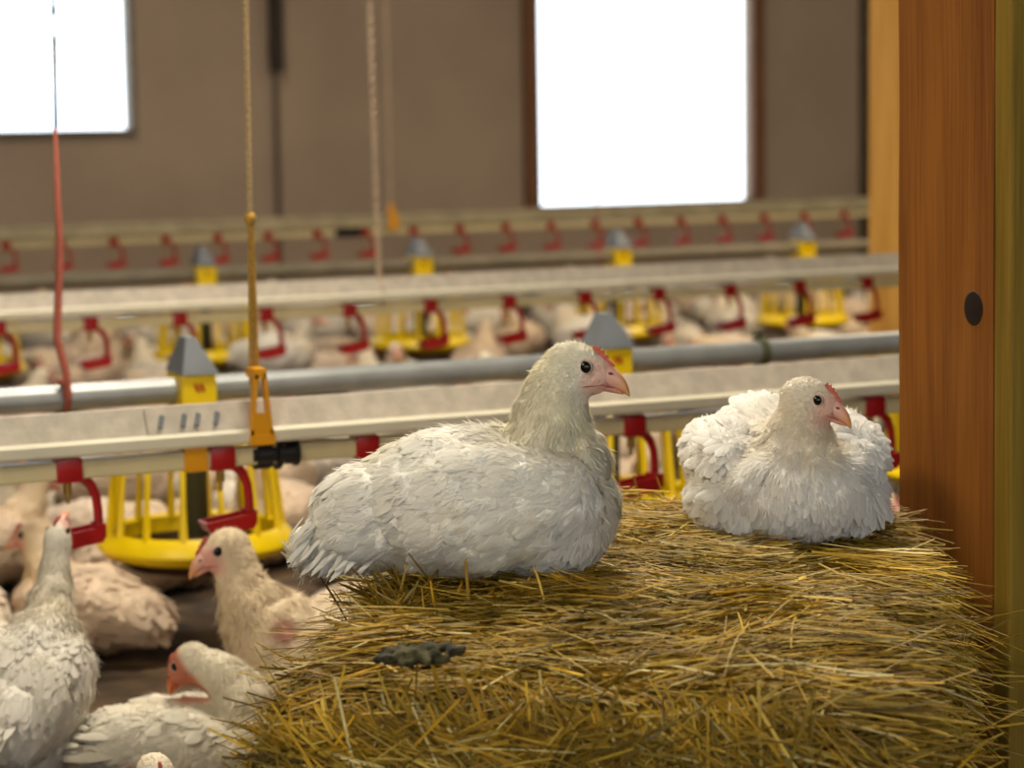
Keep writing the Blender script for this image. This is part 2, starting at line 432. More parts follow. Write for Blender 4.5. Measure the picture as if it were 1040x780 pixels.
mb.tube([mid + Vector((.003, 0, 0)), mid + (lp0 - mid) * .5 + Vector((.002, 0, 0)), lp0 + Vector((.002, 0, 0)), (lp0 + lp1) / 2 + Vector((.006, 0, 0)), lp1 + Vector((.001, 0, 0)), top], .0022, 6)
mb.build('upper_cord', mat('dark_cord', (92, 84, 84), .8), e, True)

# pale cord on second drinker line, cord with amber hook on the farthest line
def plain_cord(pxb, pyb, pxt, Y, ztop_obj, m, r, label, hook=False):
    b = on_y(pxb, pyb, Y); tp = on_y(pxt, 0, Y); tp = b + (tp - b) * ((ZC - b.z) / (tp.z - b.z))
    e = empty('suspension_rope', b); tag(e, label, 'cord')
    mb = MB(); twisted(mb, (0, 0, 0), tp - b, r, turns=40); mb.build('cord_strand', m, e, True)
    mb = MB()
    if hook:
        mb.prism([(-.012, .0), (.016, 0), (.024, -.07), (-.024, -.07)], -.034, .034, ((1, 0, 0), (0, 0, 1), (0, 1, 0)))
        mb.prism([(-.006, .04), (.006, .04), (.016, 0), (-.012, 0)], -.01, .01, ((1, 0, 0), (0, 0, 1), (0, 1, 0)))
        mb.build('hanger', M_org, e)
    else:
        mb.tube([(0, -.01, .0), (0, -.028, -.03), (0, -.02, -.07), (0, 0, -.05), (0, .028, -.03), (0, .01, 0)], .003, 6)
        mb.ell((0, 0, 0), (.007, .007, .01), 2); mb.build('cord_knot', m, e, True)
M_pcord = mat('pale_cord', (200, 176, 148), .9)
plain_cord(385, 282, 376, Y_D2, 0, M_pcord, .007, 'pale thin cord hanging to the second drinker line, left of the bigger window')
plain_cord(397, 216, 392, Y_D3, 0, M_pcord, .006, 'faint cord with small amber hook on farthest drinker line left of bigger window', True)
plain_cord(607, 252, 604, Y_F2, 0, M_ropep, .0025, 'thin pinkish cord hanging in front of the bigger window onto farther feeder tube')
# dark conduit on far wall
p = on_y(281, 72, YW - .05); q = on_y(279, 218, YW - .03)
e = empty('wall_pipe', (p.x, YW - .05, q.z)); tag(e, 'dark pipe with thick upper sleeve fixed on the back wall between the windows', 'pipe')
mb = MB().tube([(0, 0, p.z - q.z), (.0, 0, ZC - q.z)], .035, 12); mb.box((0, .005, p.z - q.z + .1), (.05, .08, .1)); mb.build('sleeve', M_dark, e)
MB().tube([(0, .02, 0), (0, .02, p.z - q.z + .02)], .012, 10).build('lower_pipe', M_joint, e)
# dark fitting on the third line
o = MB().box((0, 0, .0), (.12, .05, .05), bev=.01).build('joint_block', M_blk, D3); o.location = (on_y(353, 238, Y_D3).x - XL, 0, .005)

# ------------------------------------------------------------------ timber posts
def wood_mat(name, a, b, scale=1.0, knots=()):
    m = bpy.data.materials.new(name); m.use_nodes = True; nt = m.node_tree; N = nt.nodes; L = nt.links
    bs = N['Principled BSDF']; bs.inputs['Roughness'].default_value = .62; bs.inputs['Specular IOR Level'].default_value = .3
    tc = N.new('ShaderNodeTexCoord'); mp = N.new('ShaderNodeMapping'); mp.inputs['Scale'].default_value = (14 * scale, 14 * scale, .9 * scale)
    L.new(tc.outputs['Object'], mp.inputs[0])
    nz = N.new('ShaderNodeTexNoise'); nz.inputs['Scale'].default_value = 2.0; nz.inputs['Detail'].default_value = 6; nz.inputs['Distortion'].default_value = .6
    L.new(mp.outputs[0], nz.inputs[0])
    mp2 = N.new('ShaderNodeMapping'); mp2.inputs['Scale'].default_value = (120, 120, 3); L.new(tc.outputs['Object'], mp2.inputs[0])
    n2 = N.new('ShaderNodeTexNoise'); n2.inputs['Scale'].default_value = 2; n2.inputs['Detail'].default_value = 3; L.new(mp2.outputs[0], n2.inputs[0])
    ad = N.new('ShaderNodeMath'); ad.operation = 'MULTIPLY_ADD'; ad.inputs[1].default_value = .35; L.new(n2.outputs[0], ad.inputs[0])
    ml = N.new('ShaderNodeMath'); ml.operation = 'MULTIPLY'; ml.inputs[1].default_value = .65; L.new(nz.outputs[0], ml.inputs[0]); L.new(ml.outputs[0], ad.inputs[2])
    rp = N.new('ShaderNodeValToRGB'); rp.color_ramp.elements[0].position = .36; rp.color_ramp.elements[1].position = .62
    rp.color_ramp.elements[0].color = (*lin(a), 1); rp.color_ramp.elements[1].color = (*lin(b), 1)
    L.new(ad.outputs[0], rp.inputs[0])
    L.new(rp.outputs[0], bs.inputs['Base Color'])
    bp = N.new('ShaderNodeBump'); bp.inputs['Strength'].default_value = .25; bp.inputs['Distance'].default_value = .003
    L.new(n2.outputs[0], bp.inputs['Height']); L.new(bp.outputs[0], bs.inputs['Normal'])
    return m
M_post = wood_mat('brown_timber', (116, 66, 18), (152, 94, 32))
M_posty = wood_mat('olive_timber', (120, 94, 22), (150, 120, 40))
M_postb = wood_mat('yellow_timber', (206, 146, 56), (232, 176, 84))
# near post: left edge of its side face and its near arris
PD = 2.70
pL = at_d(913, 300, PD); pE_ray = ray(1009, 300)
tt = pL.x                                     # side face lies in plane X = tt; near arris where that ray meets it
pE = CAM + pE_ray * (tt / pE_ray.x)
side = pL.y - pE.y
print('POST side', side, pL, pE)
e = empty('timber_post', (tt + .0045, pE.y, 0)); e.rotation_euler = (0, -.0066, 0); tag(e, 'thick brown timber post with a dark knot, right of the straw bale', 'post')
bw = side
mb = MB()
g = bmesh.ops.create_cube(mb.bm, size=1)
bmesh.ops.subdivide_edges(mb.bm, edges=[ed for ed in mb.bm.edges if abs(ed.verts[0].co.z - ed.verts[1].co.z) > .5], cuts=40, use_grid_fill=True)
for v in mb.bm.verts:
    z = (v.co.z + .5) * ZC
    dx = .0016 * noise.noise(Vector((1, 2, z * 5)))
    v.co = Vector((.0225 + v.co.x * .045 + dx, (v.co.y + .5) * side, z))
brd = mb.build('side_board', M_post, e)
mb = MB(); mb.box((.046 + .07, side / 2 + .016, ZC / 2), (.14, side - .036, ZC), bev=.004); mb.build('core_timber', M_post, e)
mb = MB(); mb.box((.094, -.0155, ZC / 2), (.188, .029, ZC), bev=.003); mb.build('front_board', M_posty, e)
kp = CAM + ray(989, 313) * (tt / ray(989, 313).x)
kn_ = MB()
kn_.ell((0, 0, 0), (.0014, .0175, .0195), 3)
M_knot = mat('dark_knot', (34, 14, 8), .6)
k_ = kn_.build('knot', M_knot, e, True); k_.location = (kp.x - tt - .0006, kp.y - pE.y, kp.z)
# far post
d2 = 7.2
pb = at_d(882, 250, d2)
e = empty('timber_post', (pb.x, pb.y - .19, 0)); tag(e, 'pale yellow timber post standing behind the second drinker line, partly hidden by near post', 'post')
MB().box((.09, .095, ZC / 2), (.18, .19, ZC), bev=.004).build('post_timber', M_postb, e)
MB().box((.09, .095, .05), (.21, .22, .10), bev=.006).build('post_foot', M_cap, e)

# ------------------------------------------------------------------ numpy mesh of many small blades
def blades(name, root, dirn, nrm, L, Wd, col, m, parent, prof, lift, curl, camber=.25, cols=3):
    n = len(root); rows = len(prof)
    dirn = dirn / np.linalg.norm(dirn, axis=1, keepdims=True)
    side_ = np.cross(dirn, nrm); side_ /= np.linalg.norm(side_, axis=1, keepdims=True) + 1e-9
    nr = np.cross(side_, dirn)
    V = np.zeros((n, rows, cols, 3), np.float32)
    for i in range(rows):
        t = i / (rows - 1)
        h = (lift * t - curl * t * t)
        for j in range(cols):
            s_ = (j / (cols - 1) * 2 - 1) if cols > 1 else 0
            V[:, i, j] = root + dirn * (L * t)[:, None] + nr * (L * h - abs(s_) * camber * Wd * prof[i])[:, None] + side_ * (s_ * Wd * prof[i])[:, None]
    nv = rows * cols
    V = V.reshape(-1, 3)
    base = []
    for i in range(rows - 1):
        for j in range(cols - 1):
            base.append((i * cols + j, i * cols + j + 1, (i + 1) * cols + j + 1, (i + 1) * cols + j))
    base = np.array(base, np.int32)
    F = (base[None] + (np.arange(n) * nv)[:, None, None]).reshape(-1, 4)
    me = bpy.data.meshes.new(name)
    me.vertices.add(len(V)); me.vertices.foreach_set('co', V.ravel())
    me.loops.add(F.size); me.loops.foreach_set('vertex_index', F.ravel().astype(np.int32))
    me.polygons.add(len(F)); me.polygons.foreach_set('loop_start', np.arange(0, F.size, 4, dtype=np.int32))
    me.polygons.foreach_set('use_smooth', np.ones(len(F), bool))
    me.update(calc_edges=True)
    ca = me.color_attributes.new('Col', 'FLOAT_COLOR', 'POINT')
    cc = np.ones((n, nv, 4), np.float32); cc[:, :, :3] = col[:, None, :]
    ca.data.foreach_set('color', cc.ravel())
    return link(name, me, m, parent)

# ------------------------------------------------------------------ straw bale
BZ = 0.42
cs = [on_z(*q, BZ) for q in ((404, 503), (888, 511), (1066, 675), (352, 661))]    # back left, back right, front right, front left
bc = sum(cs, Vector()) / 4
ub = ((cs[1] - cs[0]) + (cs[2] - cs[3])).normalized(); ub.z = 0; ub.normalize(); vb = Vector((-ub.y, ub.x, 0))   # ub: right, vb: away
hw = ((cs[1] - cs[0]).length + (cs[2] - cs[3]).length) / 4; hd = ((cs[0] - cs[3]).length + (cs[1] - cs[2]).length) / 4
print('BALE', hw * 2, hd * 2, bc)
M_straw = mat('straw', (190, 150, 60), .6, attr=True, var=.25, scale=40, trans=.18, spec=.35)
M_core = mat('straw_core', (130, 98, 34), .9, rgb2=(60, 42, 14), scale=40, bump=.8, bscale=90)
bang = math.atan2(ub.y, ub.x)
bale = empty('straw_bale', (bc.x, bc.y, 0), bang)
tag(bale, 'golden straw bale with frayed edges that two white hens sit on', 'straw bale')
# the near post must stay clear of the bale: bale's right side keeps left of it
def bale_surface(u, v, kind):
    return None
RN = .07
def sd_core(px_, py_):
    return 0
mb = MB(); bmesh.ops.create_cube(mb.bm, size=1)
bmesh.ops.subdivide_edges(mb.bm, edges=mb.bm.edges[:], cuts=34, use_grid_fill=True)
def round_box(p, hx, hy, z0, z1, R):
    q = Vector((max(-hx + R, min(hx - R, p.x)), max(-hy + R, min(hy - R, p.y)), min(z1 - R, max(z0 + .01, p.z))))
    d = p - q
    if d.length < 1e-6: return p
    return q + d.normalized() * min(R, 9)
def clear_post(p, m=.004):          # straw stops at the post's faces
    wx = bc.x + ub.x * p.x + vb.x * p.y; wy = bc.y + ub.y * p.x + vb.y * p.y
    if wy > pE.y - .031 - m and wx > tt - m:
        a, b_ = wx - (tt - m), wy - (pE.y - .031 - m)
        if a < b_ + .03: wx -= a
        else: wy -= b_
        dx, dy = wx - bc.x, wy - bc.y
        return Vector((ub.x * dx + ub.y * dy, vb.x * dx + vb.y * dy, p.z)), True
    return p, False
CORE = .026
def sag(p):
    def ss(a, b, x):
        t = max(0, min(1, (x - a) / (b - a))); return t * t * (3 - 2 * t)
    k = max(0, min(1, (p.z - .1) / .25))
    dz = -.072 * ss(.50 * hw, hw, p.x) - .035 * ss(.2 * hd, hd, -p.y) - .02 * ss(.6 * hw, hw, -p.x)
    dz += .014 * noise.noise(Vector((p.x * 6, p.y * 6, 1))) * (1 if p.y < .0 else .5)
    return Vector((p.x + .02 * noise.noise(Vector((p.z * 7, p.y * 7, 5))), p.y + .02 * noise.noise(Vector((p.x * 7, p.z * 7, 2))), p.z + dz * k))
for v in mb.bm.verts:
    p = Vector((v.co.x * 2 * (hw - CORE), v.co.y * 2 * (hd - CORE), (v.co.z + .5) * (BZ - CORE * .6)))
    q = Vector((max(-hw + CORE + RN, min(hw - CORE - RN, p.x)), max(-hd + CORE + RN, min(hd - CORE - RN, p.y)), min(BZ - CORE * .6 - RN, p.z)))
    d = p - q
    if d.length > RN: p = q + d.normalized() * RN
    k = noise.noise(p * 9) * .012 + noise.noise(p * 30) * .006
    dd = d.normalized() if d.length > 1e-5 else Vector((0, 0, 1))
    v.co = clear_post(sag(p + dd * k), .008)[0]
for v in mb.bm.verts: v.co.z = max(v.co.z, -.012)
mb.build('straw_core', M_core, bale, True)
PAL = np.array([lin(c) for c in ((236, 202, 92), (220, 182, 60), (202, 160, 42), (170, 132, 28), (246, 228, 156), (176, 148, 44), (146, 108, 26), (214, 166, 44))])
def straw_set(n, region):
    R = []; D = []; Nn = []; L = []; W_ = []; C_ = []
    for i in range(n):
        a = random.random()
        ln = random.uniform(.05, .15) 
        if region == 'tuft':
            tw = on_z(random.gauss(418, 26), random.gauss(594, 9), BZ) - bc
            x = tw.x * ub.x + tw.y * ub.y; y = tw.x * vb.x + tw.y * vb.y; nn = Vector((0, -.5, .85)); ln = random.uniform(.03, .075)
            d = Vector((random.gauss(-.5, .6), random.gauss(-.15, .3), abs(random.gauss(.45, .25)) + .1)); d.normalize(); p = Vector((x, y, BZ - .012))
        elif region == 'top':
            x = random.uniform(-hw, hw); y = random.uniform(-hd, hd); z = BZ - RN * 0
            ex = max(0, abs(x) - (hw - RN)); ey = max(0, abs(y) - (hd - RN))
            e2 = min(RN, math.hypot(ex, ey)); z = BZ - RN + math.sqrt(max(0, RN * RN - e2 * e2))
            nx = (math.copysign(ex, x), math.copysign(ey, y), math.sqrt(max(1e-4, RN * RN - e2 * e2)))
            nn = Vector(nx).normalized()
            cl_ = noise.noise(Vector((x * 4.5, y * 5.5, 3))) * 1.15
            th = random.gauss(-.15, .50) + cl_
            if random.random() < .5: th += PI
            d = Vector((math.cos(th), math.sin(th), random.gauss(0.03, .22)))
            d -= nn * d.dot(nn) * .62
            p = Vector((x, y, z)) + nn * (random.uniform(-.014, .010) + .030 * noise.noise(Vector((x * 9, y * 9, 0))))
            p -= d * ln * .5
        else:
            z = random.uniform(.0, BZ - RN * .4)
            if region == 'front': x = random.uniform(-hw, hw); p = Vector((x, -hd, z)); nn = Vector((0, -1, 0)); t = Vector((1, 0, 0))
            elif region == 'back': x = random.uniform(-hw, hw); p = Vector((x, hd, z)); nn = Vector((0, 1, 0)); t = Vector((1, 0, 0))
            elif region == 'left': y = random.uniform(-hd, hd); p = Vector((-hw, y, z)); nn = Vector((-1, 0, 0)); t = Vector((0, -1, 0)); x = y
            else: y = random.uniform(-hd, hd * .62); p = Vector((hw, y, z)); nn = Vector((1, 0, 0)); t = Vector((0, 1, 0)); x = y
            th = random.gauss(-.5, .6) + noise.noise(Vector((x * 5, z * 5, 9))) * 1.2
            d = t * math.cos(th) + Vector((0, 0, 1)) * math.sin(th) + nn * random.gauss(.12, .2)
            p = p + nn * random.uniform(-.012, .012) - d * ln * .4
        p = sag(p)
        if (p.z < .01): p.z = .012
        if clear_post(p)[1] or clear_post(p + d * ln)[1] or clear_post(p + d * ln * .5)[1]: continue
        R.append(p); D.append(d); Nn.append(nn + Vector((random.gauss(0, .4), random.gauss(0, .4), random.gauss(0, .3)))); L.append(ln); W_.append(random.uniform(.0006, .0014) * (1.7 if random.random() < .08 else 1))
        C_.append(PAL[random.choices(range(8), (3, 5, 5, 3, 1.6, 3, 2, 4))[0]] * random.uniform(.5, 1.1) * (0.85 + .8 * noise.noise(p * 11 + Vector((4, 4, 4)))))
    return [np.array([tuple(q) for q in A]) if A and isinstance(A[0], Vector) else np.array(A) for A in (R, D, Nn, L, W_, C_)]
def straw(region, n):
    R, D, Nn, L, W_, C_ = straw_set(n, region)
    curl = rng.normal(0, .12, len(R))
    o = blades('loose_straw', R, D, Nn, L, W_, C_, M_straw, bale, [.8, 1, 1, 1, .7], curl * .8, curl, .35, 3)
    o['kind'] = 'stuff'; return o
parts_ = [straw('top', 20000), straw('front', 9000), straw('left', 5500), straw('right', 5000), straw('back', 2500), straw('tuft', 130)]
# the five fringes are one part of the bale
def merge(objs, name):
    bm = bmesh.new()
    for o in objs: bm.from_mesh(o.data)
    me = bpy.data.meshes.new(name); bm.to_mesh(me); bm.free()
    me.polygons.foreach_set('use_smooth', [True] * len(me.polygons))
    par = objs[0].parent; mt = objs[0].data.materials[0]
    for o in objs: bpy.data.objects.remove(o)
    return link(name, me, mt, par)
ls = merge(parts_, 'loose_straw'); ls['kind'] = 'stuff'

# dark clump of droppings on the bale top
p = on_z(428, 664, BZ - .004)
mb = MB()
for k in range(60):
    rr_ = random.random() ** .5; an_ = random.uniform(0, 2 * PI)
    mb.ell((.040 * rr_ * math.cos(an_), .030 * rr_ * math.sin(an_), random.uniform(-.006, .006) * (1.3 - rr_)), (random.uniform(.003, .009), random.uniform(.003, .008), random.uniform(.003, .006)), 2)
for v in mb.bm.verts: v.co += v.normal * (noise.noise(v.co * 110) * .003 + noise.noise(v.co * 300) * .002)
o = mb.build('dropping', mat('dropping', (84, 78, 46), .9, rgb2=(30, 27, 14), scale=60, bump=.6, bscale=150), None, True)
md_ = o.modifiers.new('merge', 'REMESH'); md_.mode = 'VOXEL'; md_.voxel_size = .0022; md_.use_smooth_shade = True
ms_ = o.modifiers.new('soften', 'SMOOTH'); ms_.iterations = 5
o.location = p; tag(o, 'dark grey dropping clump on the straw in front of the larger white hen', 'dropping')

# ------------------------------------------------------------------ hens
M_feather = mat('white_feather', (235, 232, 224), .75, attr=True, var=.04, scale=60, trans=.22, spec=.2, sheen=.15)
M_body = mat('hen_skin', (230, 222, 208), .75, attr=True, var=.06, scale=120, bump=.5, bscale=260, spec=.25)
M_beak = mat('beak_horn', (226, 158, 112), .38, var=.08, scale=100, attr=True)
M_comb = mat('comb_red', (204, 104, 90), .55, var=.15, scale=200, bump=.5, bscale=400)
M_eye = mat('eye_black', (10, 8, 8), .22, spec=.4)
M_lid = mat('eyelid', (196, 168, 146), .6)
M_leg = mat('hen_leg', (214, 150, 92), .6, var=.15, scale=150, bump=.5, bscale=300)
M_nos = mat('nostril_dark', (120, 72, 58), .7)

def frame(yaw, pitch, roll=0):
    return Euler((0, 0, yaw)).to_matrix() @ Euler((0, -pitch, 0)).to_matrix() @ Euler((roll, 0, 0)).to_matrix()

def smoothstep(a, b, x):
    t = np.clip((x - a) / (b - a), 0, 1); return t * t * (3 - 2 * t)

def make_hen(spec):
    """spec: ells [(c, r, rotY, rotZ)], neck [(p, r)], head (p, yaw, pitch), feathers count ..."""
    vox = spec.get('vox', .0035); q = spec.get('q', 1.0); hs = spec.get('head_scale', 1.0)
    bm = bmesh.new()
    def ell(c, r, rot=None, sub=4):
        g = bmesh.ops.create_icosphere(bm, subdivisions=sub, radius=1)
        rm = rot or Matrix.Identity(3)
        for v in g['verts']: v.co = rm @ Vector((v.co.x * r[0], v.co.y * r[1], v.co.z * r[2])) + Vector(c)
    for e_ in spec['ells']:
        rot = Euler((e_[4] if len(e_) > 4 else 0, e_[2] if len(e_) > 2 else 0, e_[3] if len(e_) > 3 else 0)).to_matrix()
        ell(e_[0], e_[1], rot)
    nk = spec['neck']
    hp, hy, hpi = spec['head'][:3]; hr = spec['head'][3] if len(spec['head']) > 3 else 0
    HM = frame(hy, hpi, hr); hp = Vector(hp)
    pts = [(Vector(p), r) for p, r in nk] 
    for i in range(len(pts) - 1):
        a, ra = pts[i]; b_, rb = pts[i + 1]
        n = max(2, int((b_ - a).length / .006))
        for k in range(n + 1):
            t = k / n; rr = ra + (rb - ra) * t
            ell(a.lerp(b_, t), (rr, rr * .92, rr), sub=3)
    for c, r in (((0, 0, .001), (.030, .0215, .0265)), ((.015, 0, -.002), (.0245, .0165, .0205)), ((.026, 0, -.001), (.014, .0105, .013)), ((-.002, 0, -.016), (.022, .017, .016)), ((-.006, .011, -.004), (.015, .012, .014)), ((-.006, -.011, -.004), (.015, .012, .014))):
        ell(hp + HM @ (Vector(c) * hs), [x * hs for x in r], HM, 3)
    me = bpy.data.meshes.new('tmp'); bm.to_mesh(me); bm.free()
    ob = bpy.data.objects.new('tmp', me); COL.objects.link(ob)
    md = ob.modifiers.new('r', 'REMESH'); md.mode = 'VOXEL'; md.voxel_size = vox
    ms = ob.modifiers.new('s', 'SMOOTH'); ms.factor = .5; ms.iterations = spec.get('smooth', 5)
    dg = bpy.context.evaluated_depsgraph_get(); dg.update()
    bme = bpy.data.meshes.new_from_object(ob.evaluated_get(dg)); bme.name = 'body'
    bpy.data.objects.remove(ob)
    nv = len(bme.vertices)
    co = np.zeros(nv * 3); bme.vertices.foreach_get('co', co); co = co.reshape(-1, 3)
    no = np.zeros(nv * 3); bme.vertices.foreach_get('normal', no); no = no.reshape(-1, 3)
    Hm = np.array(HM)
    hl = (co - np.array(hp)) @ Hm / hs                     # head-local coordinates
    hdist = np.linalg.norm(hl, axis=1)
    # soft feather lumps on the body, not on the head
    amp = spec.get('lump', .004)
    bodyw = smoothstep(.03, .07, hdist)
    lump = np.array([noise.noise(Vector(p) * 26) + .7 * noise.noise(Vector(p) * 60) + .35 * noise.noise(Vector(p) * 120) for p in co])
    co2 = co + no * (lump * amp * bodyw)[:, None]
    zmin = spec.get('zmin')
    if zmin is not None: co2[:, 2] = np.maximum(co2[:, 2], zmin)
    bme.vertices.foreach_set('co', co2.ravel())
    # skin / down colour
    wht = np.array(lin(spec.get('white', (238, 234, 224)))); yel = np.array(lin(spec.get('tint', (226, 208, 164)))); pnk = np.array(lin(spec.get('face', (222, 170, 152))))
    face = smoothstep(.002, .026, hl[:, 0]) * smoothstep(.020, .008, hl[:, 2]) * smoothstep(-.030, -.016, hl[:, 2]) * smoothstep(.055, .04, hdist)
    if spec.get('face_wide'): face = smoothstep(-.012, .006, hl[:, 0] - .1 * hl[:, 2]) * smoothstep(.060, .045, hdist)
    npts = np.array([p for p, r in nk])
    nd = np.min(np.linalg.norm(co[:, None] - npts[None], axis=2), axis=1)
    tint = smoothstep(.075, .035, np.minimum(nd, hdist + .01)) * .75
    tint = np.maximum(tint, spec.get('allover', .22) * smoothstep(-.1, .5, np.array([noise.noise(Vector(p) * 13 + Vector((3, 3, 3))) for p in co])))
    tint = tint * (0.55 + .45 * np.array([noise.noise(Vector(p) * 18) for p in co]))
    C = wht[None] * (1 - tint[:, None]) + yel[None] * tint[:, None]
    if 'dirty' in spec:
        dz = smoothstep(spec['dirty'], -.0, co[:, 2]) * .5
        C = C * (1 - dz[:, None]) + np.array(lin((196, 176, 136)))[None] * dz[:, None]
    if 'bare' in spec:
        for bp_, br_ in spec['bare']:
            bw_ = smoothstep(br_, br_ * .5, np.linalg.norm(co - np.array(bp_), axis=1))[:, None] * .8
            C = C * (1 - bw_) + np.array(lin((206, 140, 126)))[None] * bw_
    Cb = C * (1 - face[:, None] * .85) + pnk[None] * face[:, None] * .85
    ca = bme.color_attributes.new('Col', 'FLOAT_COLOR', 'POINT')
    c4 = np.ones((nv, 4), np.float32); c4[:, :3] = Cb; ca.data.foreach_set('color', c4.ravel())
    bme.materials.clear()
    root = empty('hen')
    body = link('body', bme, M_body, root, True)
    # ---- feathers
    bme.calc_loop_triangles()
    nt_ = len(bme.loop_triangles); tri = np.zeros(nt_ * 3, np.int32); bme.loop_triangles.foreach_get('vertices', tri); tri = tri.reshape(-1, 3)
    A, B, Cc = co2[tri[:, 0]], co2[tri[:, 1]], co2[tri[:, 2]]
    ar = np.linalg.norm(np.cross(B - A, Cc - A), axis=1)
    def sample(n, wfun=None):
        wgt = ar.copy()
        if wfun is not None: wgt *= np.maximum(0, wfun[tri].mean(axis=1))
        idx = rng.choice(nt_, n, p=wgt / wgt.sum())
        r1 = np.sqrt(rng.random(n)); r2_ = rng.random(n)
        wv = np.stack([1 - r1, r1 * (1 - r2_), r1 * r2_], 1)
        P = (A[idx] * wv[:, :1] + B[idx] * wv[:, 1:2] + Cc[idx] * wv[:, 2:])
        Nn = no[tri[idx]].mean(axis=1); Nn /= np.linalg.norm(Nn, axis=1, keepdims=True) + 1e-9
        return P, Nn, C[tri[idx]].mean(axis=1), hdist[tri[idx]].mean(axis=1), face[tri[idx]].mean(axis=1), nd[tri[idx]].mean(axis=1)
    flow_dn = np.array(spec.get('flow', (-1, 0, -.35)), float)
    neckdir = np.array(Vector(nk[0][0]) - Vector(nk[-1][0]), float); neckdir /= np.linalg.norm(neckdir)
    def flow(P, Nn, hd_, nd_):
        wn = smoothstep(.075, .035, np.minimum(nd_, hd_))[:, None]
        fl = flow_dn[None] * (1 - wn) + neckdir[None] * wn
        # breast: feathers run down
        fr = smoothstep(.3, .8, Nn[:, 0])[:, None] * (1 - wn)
        fl = fl * (1 - fr) + np.array((-.2, 0, -1))[None] * fr
        hw_ = smoothstep(.045, .02, hd_)[:, None]
        fl = fl * (1 - hw_) + (-Hm[:, 0] * .9 - Hm[:, 2] * .35)[None] * hw_
        fl = fl - Nn * (fl * Nn).sum(1, keepdims=True)
        fl += rng.normal(0, .16, fl.shape)
        fl = fl - Nn * (fl * Nn).sum(1, keepdims=True)
        return fl / (np.linalg.norm(fl, axis=1, keepdims=True) + 1e-9)
    floorz = spec.get('feather_floor', .004)
    if q > 0:
        n = int(6500 * q)
        P, Nn, cc, hd_, fc, nd_ = sample(n, (1 - smoothstep(.055, .042, hdist)) * (1 - smoothstep(0, .3, face)))
        keep = (P[:, 2] > floorz)
        P, Nn, cc, hd_, nd_ = P[keep], Nn[keep], cc[keep], hd_[keep], nd_[keep]
        sz = .012 + .018 * smoothstep(.04, .11, np.minimum(nd_, hd_))
        fs = spec.get('fsize', 1.0)
        L = sz * rng.uniform(.75, 1.3, len(P)) * fs
        fd = flow(P, Nn, hd_, nd_)
        c_ = cc * rng.uniform(.88, 1.03, (len(P), 1))
        lift = rng.uniform(.06, .26, len(P)) ; curl = lift * rng.uniform(.9, 1.5, len(P))
        blades('feathers', P - Nn * .0015, fd, Nn, L, L * rng.uniform(.20, .30, len(P)), c_, M_feather, root, [.35, .85, 1.0, .82, .32], lift, curl, .35, 3)
        n = int(16000 * q)
        P, Nn, cc, hd_, fc, nd_ = sample(n, (1 + 5 * smoothstep(.11, .04, np.minimum(nd, hdist))) * (1 - .999 * smoothstep(0, .4, face)))
        keep = (P[:, 2] > floorz); P, Nn, cc, hd_, nd_ = P[keep], Nn[keep], cc[keep], hd_[keep], nd_[keep]
        fd = flow(P, Nn, hd_, nd_) + rng.normal(0, .25, P.shape)
        L = (.004 + .008 * smoothstep(.02, .09, hd_)) * spec.get('down', 1.0) * rng.uniform(.6, 1.3, len(P))
        lift = rng.uniform(.15, .6, len(P))
        blades('down', P, fd, Nn, L, np.full(len(P), .00075), cc, M_feather, root, [1, .8, .2], lift, lift * .6, 0, 2)
    # long tail and wing-tip feathers
    for (p0, d0, nn0, cnt, spread, ln, wd) in spec.get('plumes', []):
        P = np.array([p0]) + np.clip(rng.normal(0, 1, (cnt, 3)), -1.6, 1.6) * np.array(spread)
        D = np.array([d0]) + np.clip(rng.normal(0, .17, (cnt, 3)), -.25, .25)
        Nn = np.array([nn0]) + rng.normal(0, .25, (cnt, 3))
        Ls = ln * rng.uniform(.7, 1.15, cnt)
        cc = wht[None] * rng.uniform(.86, 1.0, (cnt, 1))
        cu = rng.uniform(.0, .25, cnt)
        blades('tail_feathers', P, D, Nn, Ls, np.full(cnt, wd), cc, M_feather, root, [.4, .8, 1, .95, .7, .25], cu * .5, cu, .3, 3)
    # ---- face parts
    def H(mb):
        for v in mb.bm.verts: v.co = hp + HM @ (v.co * hs)
        return mb
    lo = spec.get('lowface')
    # beak: upper mandible with hooked tip, and lower mandible
    def ringed(secs, seg=14):
        mb = MB(); R = []
        for (x, zc, hy_, hz_) in secs:
            R.append([mb.bm.verts.new((x, hy_ * math.cos(2 * PI * k / seg), zc + hz_ * math.sin(2 * PI * k / seg))) for k in range(seg)])
        for i in range(len(R) - 1):
            for k in range(seg): mb.bm.faces.new((R[i][k], R[i][(k + 1) % seg], R[i + 1][(k + 1) % seg], R[i + 1][k]))
        mb.bm.faces.new(R[0][::-1]); mb.bm.faces.new(R[-1]); return mb
    def tinted(o, base, tip):
        me_ = o.data; n_ = len(me_.vertices); cv = np.zeros(n_ * 3); me_.vertices.foreach_get('co', cv)
        xl = ((cv.reshape(-1, 3) - np.array(hp)) @ Hm / hs)[:, 0]; t_ = smoothstep(.036, .058, xl)[:, None]
        at_ = me_.color_attributes.new('Col', 'FLOAT_COLOR', 'POINT'); c4_ = np.ones((n_, 4), np.float32)
        c4_[:, :3] = np.array(lin(base))[None] * (1 - t_) + np.array(lin(tip))[None] * t_; at_.data.foreach_set('color', c4_.ravel()); return o
    bk = tinted(H(ringed([(.022, .001, .0110, .0120), (.031, .000, .0102, .0112), (.038, -.0020, .0088, .0098), (.045, -.0055, .0070, .0082), (.051, -.0100, .0048, .0062), (.0545, -.0140, .0026, .0038), (.056, -.0178, .0008, .0010)])).build('beak', M_beak, root, True), *spec.get('beak', ((226, 172, 156), (232, 160, 96))))
